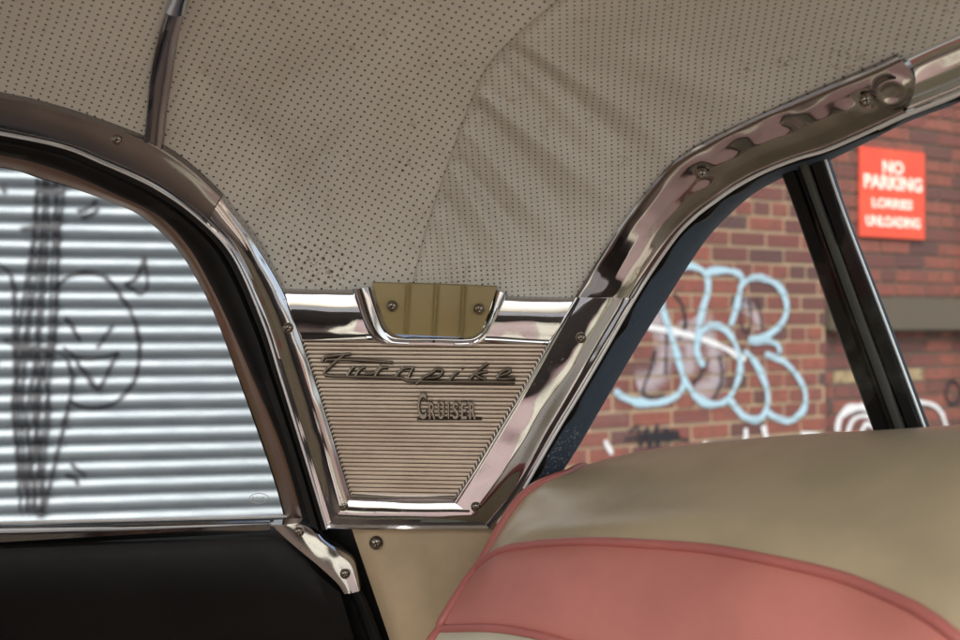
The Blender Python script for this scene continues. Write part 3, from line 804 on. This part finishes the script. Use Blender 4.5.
# ---- lower trim board
mb = MB()
rows = []
for i in range(25):
    u = i / 24; col = []
    for j in range(25):
        v = j / 24; py = 524 + 250 * v
        xl = 350 + 44 * ((py - 524) / 116) ** 1.0 * .9; px = xl + (560 - xl) * u
        col.append(S(px, py, .006 - .002 * math.sin(v * 3) + .010 * max(0, .06 - u) / .06))
    rows.append(col)
mb.grid(rows); mb.grid([[v, v + Vector((0, .03, 0))] for v in rows[0]])
qb = mb.build('quarter_trim_board', M['card'], car, 'tan trim board below the chrome pillar moulding', 60)
screw(376, 543, .003, qb, .006, ring=True)
mb = MB()
rows = [[S(x + q, y, .022 - .001 * q) for q in (0, 8, 16, 26)] for x, y in ((316, 520), (330, 540), (345, 565), (352, 590), (362, 620), (400, 730))]
rows = [[S(x + q, y, .03) for q in (-14, 0, 14, 36, 44)] for x, y in ((310, 510), (330, 540), (345, 565), (352, 590), (362, 620), (400, 730))]
mb.grid(rows); mb.build('door_jamb', M['rubber'], car)

# ---- rear window: header trim, bead, painted frame, glass, division bar
U_ = [(575, 297), (590, 272), (605, 249), (622, 224), (640, 200), (656, 181), (673, 163), (690, 151), (707, 142), (748, 121), (790, 103), (830, 86), (873, 68), (915, 48), (962, 27), (1040, -10), (1130, -50), (1260, -104), (1420, -165)]
L_ = [(635, 298), (650, 274), (667, 249), (680, 232), (693, 219), (705, 209), (730, 191), (750, 179), (773, 168), (800, 158), (827, 150), (866, 133), (907, 114), (960, 93), (1040, 58), (1130, 15), (1260, -42), (1420, -106)]
mb = MB()
hp0 = [(0, -.001), (.03, .0012), (.08, .0018), (.2, .0026), (.45, .0034), (.65, .0030), (.82, .0018), (.88, .0012), (.93, .0014), (.965, .0032), (1, .001)]
def densify(p, n=40):
    q = []
    for i in range(n + 1):
        t = i / n
        for (a, ha), (b, hb) in zip(p, p[1:]):
            if t <= b: q.append((t, ha + (hb - ha) * (t - a) / (b - a))); break
    return [(t, (q[max(0, i - 1)][1] + h + q[min(n, i + 1)][1]) / 3) for i, (t, h) in enumerate(q)]
hp = [(0, -.012)] + densify(hp0) + [(1, -.012)]
DENTS = [(S(892, 92, -.01), .0095, .0022, 1), (S(868, 101, -.01), .007, -.0022, 0), (S(846, 112, -.012), .006, .0010, 0), (S(785, 128, -.012), .010, -.0011, 0), (S(760, 150, -.012), .013, .0010, 0),
         (S(735, 150, -.012), .010, -.0008, 0), (S(704, 178, -.012), .010, -.0012, 0), (S(715, 195, -.012), .012, .0010, 0), (S(812, 118, -.012), .014, .0008, 0)]
def header_dent(v):
    h = 0
    for c, r, a, ring in DENTS:
        d = (v - c).length / r
        if d < 3: h += .6 * a * (math.exp(-((d - 1) / .35) ** 2) if ring else math.exp(-d * d))
    return h
# piece one stops at the rounded joint, piece two continues underneath
def upto(c, x): return [p for p in c if p[0] <= x]
strip(mb, off(upto(U_, 880) + [(897, 57)], -.0065), off(upto(L_, 870) + [(903, 116)], -.0055), hp, 300, bow=.011, dent=header_dent)
rt = mb.build('rear_window_trim', M['chrome_warp'], car, 'dented chrome moulding over the rear window')
mb = MB(); strip(mb, off([(880, 65)] + [p for p in U_ if p[0] > 900], .0030), off([(880, 127)] + [p for p in L_ if p[0] > 900], .0035), [(0, -.012)] + densify([(t, h * 3.0) for t, h in hp0]) + [(1, -.012)], 80)
mb.build('trim_extension', M['extension'], rt, 'brighter chrome length beyond the joint')
for px, py, o_ in ((702, 174, -.015), (866, 100, -.014)): screw(px, py, o_, rt, .0046)
mb = MB(); L2 = [(524, 489), (556, 433), (582, 390), (607, 347)] + L_
mb.tube(crom(off(L2, -.0088), 170), .0013, 8); mb.build('bright_bead', M['bead'], car, 'thin bright bead along the rear window edge')
N_ = [(520, 530), (569, 462), (600, 410), (628, 362), (650, 326), (669, 296), (692, 260), (710, 235), (728, 216), (752, 195), (780, 179), (810, 168), (830, 160), (866, 142), (907, 121), (960, 101), (1040, 65), (1130, 22), (1260, -35), (1420, -99)]
NO = [(503, 507), (532, 470), (556, 431), (582, 388), (607, 345), (633, 300), (648, 275), (667, 248), (680, 231), (705, 208), (730, 190), (750, 178), (773, 166), (800, 157), (827, 148), (866, 131), (907, 112), (960, 92), (1040, 57), (1130, 14), (1260, -43), (1420, -107)]
mb = MB(); strip(mb, off(NO, .004), off(N_, .035), [(0, 0), (.25, .002), (.5, .003), (.8, .002), (1, 0), (1, -.012)], 160)
k = NT('blue grey paint'); oc = k.obj()
sp = k.math('GREATER_THAN', k.noise(oc, 330, 3, .7), .60); pd = k.n('ShaderNodeVectorMath', {'operation': 'DISTANCE'}, i0=k.pos(), i1=tuple(S(552, 452, .02))).outputs['Value']
pa = k.math('SUBTRACT', 1.0, k.smooth(pd, .012, .045))
k.p(Base_Color=k.mix(k.math('MULTIPLY', sp, k.math('MULTIPLY_ADD', pa, .85, .05)), (.055, .085, .125), (.45, .5, .5)), Roughness=.6)
M['navy'] = k.m
fr_ = mb.build('rear_window_frame', M['navy'], car, 'blue grey painted metal window surround with flaking specks')
mb = MB(); ragged = []
for i, p in enumerate(crom(off(NO, .0025), 150)): ragged.append(.0018 + .0026 * max(0, noise.noise(Vector((i * .17, 4, 1)))) * 3)
mb.tube(crom(off([(x + 2.5, y + 2.5) for x, y in NO], .0035), 150), ragged, 8); mb.build('sealant', M['rubber'], fr_, 'ragged black sealant')
mb = MB()
strip(mb, off(N_, .033), [S(x, 620, .033) for x in (480, 520, 600, 700, 800, 900, 1000, 1130)], [(i / 10, 0) for i in range(11)], 80)
mb.build('rear_glass', M['glass'], car, None, None)
mb = MB(); bl_ = [(776, 160), (780, 173), (795, 213), (832, 320), (872, 430), (895, 500)]; br_ = [(822, 148), (826, 158), (845, 213), (886, 320), (927, 430), (950, 495)]
bp = [(0, -.016), (0, -.002), (.05, .001), (.3, .002), (.34, -.001), (.40, -.001), (.43, .004), (.50, .006), (.58, .004), (.61, -.001), (.66, -.001), (.70, .003), (.9, .003), (.95, 0), (.95, -.016)]
strip(mb, off(bl_, .020), off(br_, .020), bp, 60)
db = mb.build('division_bar', M['rubber'], car, 'black ribbed rubber division bar of the rear window')
mb = MB(); strip(mb, [a.lerp(b, .95) for a, b in zip(off(bl_, .0185), off(br_, .0185))], off(br_, .0185), [(0, -.001), (0, .0002), (.5, .0006), (1, 0), (1, -.001)], 60)
mb.build('metal_edge', M['bead'], db, 'bright metal edge')
mb = MB(); strip(mb, [a.lerp(b, .42) for a, b in zip(off(bl_, .0128), off(br_, .0128))], [a.lerp(b, .60) for a, b in zip(off(bl_, .0128), off(br_, .0128))], [(0, -.003), (.1, 0), (.5, .0008), (.9, 0), (1, -.003)], 60)
M['greyrub'] = m_plain('worn grey rubber', (.055, .058, .05), .5)
mb.build('centre_rib', M['greyrub'], db)

# ---- rear seat
EXT = [(.335, .22), (.345, -.1), (.33, -.4), (.28, -.58)]
def rowpts(pts, zext, dx=0): return [P(x, y, d) for x, y, d in pts] + [Vector((a + dx, b, CAMZ + zext)) for a, b in EXT]
r0 = rowpts([(418, 668, .80), (470, 668, .755), (560, 690, .68), (720, 780, .56), (1000, 960, .44)], -.34, -.05)
r1 = rowpts([(440, 629, .81), (487, 628, .77), (521, 632, .74), (554, 640, .715), (640, 668, .65), (800, 740, .55), (1000, 860, .455)], -.26, -.04)
r2 = rowpts([(476, 571, .835), (487, 560, .82), (507, 549, .795), (554, 543, .755), (598, 542, .72), (641, 544, .69), (707, 549, .65), (774, 561, .61), (841, 577, .575), (891, 597, .545), (924, 613, .525), (960, 640, .505), (1080, 730, .455)], -.17, -.01)
r3 = rowpts([(521, 498, .865), (560, 500, .825), (620, 498, .77), (700, 494, .71), (790, 497, .65), (870, 508, .605), (960, 525, .56), (1090, 570, .49)], -.10, .01)
r4 = rowpts([(566, 474, .90), (600, 463, .885), (640, 453, .86), (707, 444, .81), (800, 436.5, .745), (873, 433, .695), (960, 428.5, .64), (1100, 425, .56)], -.055, .07)
r5 = rowpts([(590, 474, .95), (625, 465, .94), (665, 462, .92), (740, 458, .88), (830, 452, .82), (910, 449, .77), (1000, 445, .71), (1150, 440, .63)], -.085, .15)
r6 = rowpts([(600, 560, .98), (640, 545, .96), (690, 545, .94), (760, 545, .9), (850, 545, .85), (930, 545, .8), (1030, 545, .74), (1200, 545, .66)], -.30, .17)
NS = 110
RW_ = [crom(r, NS) for r in (r0, r1, r2, r3, r4, r5, r6)]
cols = []
for i in range(NS):
    cols.append(crom([r[i] for r in RW_], 70))
# index where each column passes a guide row
def split(i, g):
    t = RW_[g][i]; return min(range(70), key=lambda j: (cols[i][j] - t).length)
def between(g0, g1, n, bulge):
    out = []
    for i in range(NS):
        seg = [r[i] for r in RW_]
        # sample the same spline, only between guide rows g0..g1
        q = [seg[0] * 2 - seg[1]] + seg + [seg[-1] * 2 - seg[-2]]
        col = []
        for gi in range(g0, g1):
            p0, p1, p2, p3 = q[gi:gi + 4]
            for j in range(n + (1 if gi == g1 - 1 else 0)):
                t = j / n
                col.append(.5 * ((2 * p1) + (p2 - p0) * t + (2 * p0 - 5 * p1 + 4 * p2 - p3) * t * t + (3 * p1 - p0 - 3 * p2 + p3) * t ** 3))
        m_ = len(col) - 1
        for j in range(len(col)):
            col[j] = col[j] + Vector((-.5, -.8, .1)).normalized() * (bulge * (max(0, 1 - (2 * j / m_ - 1) ** 6)) - bulge * 0)
        out.append(col)
    return out
top = between(2, 6, 14, .0)
band = between(1, 2, 16, .005)
low = between(0, 1, 8, .004)
mb = MB(); mb.grid(top)
seat = mb.build('rear_seat', M['beige'], car, 'rear seat back with rounded beige top roll', 80)
mb = MB(); mb.grid(band); mb.build('pink_band', M['pink'], seat, 'smooth pink vinyl band', 80)
mb = MB(); mb.grid([[c[0] + Vector((-.02, 0, -.30)), c[0] + Vector((-.01, 0, -.1))] + c for c in low]); mb.build('lower_cover', M['pale'], seat, 'pale greenish seat cover below the piping', 80)
# outboard end panel
mb = MB()
edge = [c[0] for c in (low, )][0] + band[0][1:] + top[0][1:]
mb.grid([[v, v + Vector((.035, .05, -.01)), v + Vector((.10, .10, -.05))] for v in edge]); mb.build('end_panel', M['beige'], seat, None, 80)
def push(c, d): return [v + (EYE - v).normalized() * d for v in c]
for c, r_ in ((push(RW_[1], .003), .0034), (push(RW_[2], .002), .0036)):
    mb = MB(); mb.tube(c, r_, 10); mb.build('piping', M['pipe'], seat, None, 80)
side_c = crom([low[0][j] for j in range(0, len(low[0]), 2)] + [band[0][j] for j in range(2, len(band[0]), 4)] + [top[0][j] for j in range(2, 44, 3)], 90)
mb = MB(); mb.tube(push(side_c, .001), .0040, 10); mb.build('piping', M['pipe'], seat, None, 80)

# ---- the rest of the cabin (seen in the chrome): cushion, front seat, far door, floor
def rbox(name, lo, hi, mat, parent, bev=.05, label=None):
    mb = MB(); mb.box(lo, hi); me = mb.mesh(name); bm = bmesh.new(); bm.from_mesh(me)
    bmesh.ops.bevel(bm, geom=bm.edges[:], offset=bev, segments=5, affect='EDGES'); bm.to_mesh(me); bm.free()
    return link(name, me, mat, parent, label, 40)
sc_ = rbox('seat_cushion', (-.28, -.56, .42), (.26, .62, .68), M['pale'], car, .06)
rbox('reflection_tint_insert', (-.20, -.5, .60), (.05, .56, .688), M['rose'], sc_, .006)  # unseen insert, added to tint what the chrome reflects
fs = rbox('front_seat', (-1.15, -.58, .40), (-.92, .72, 1.16), M['beige'], car, .06)
rbox('front_seat_band', (-.93, -.55, .80), (-.905, .69, .98), M['pink'], fs, .01)
rbox('far_door', (-1.5, -.82, .30), (.3, -.66, .96), M['fardoor'], car, .02)
rbox('floor_pan', (-1.6, -.80, .26), (.9, 1.0, .30), M['carpet'], car, .01)
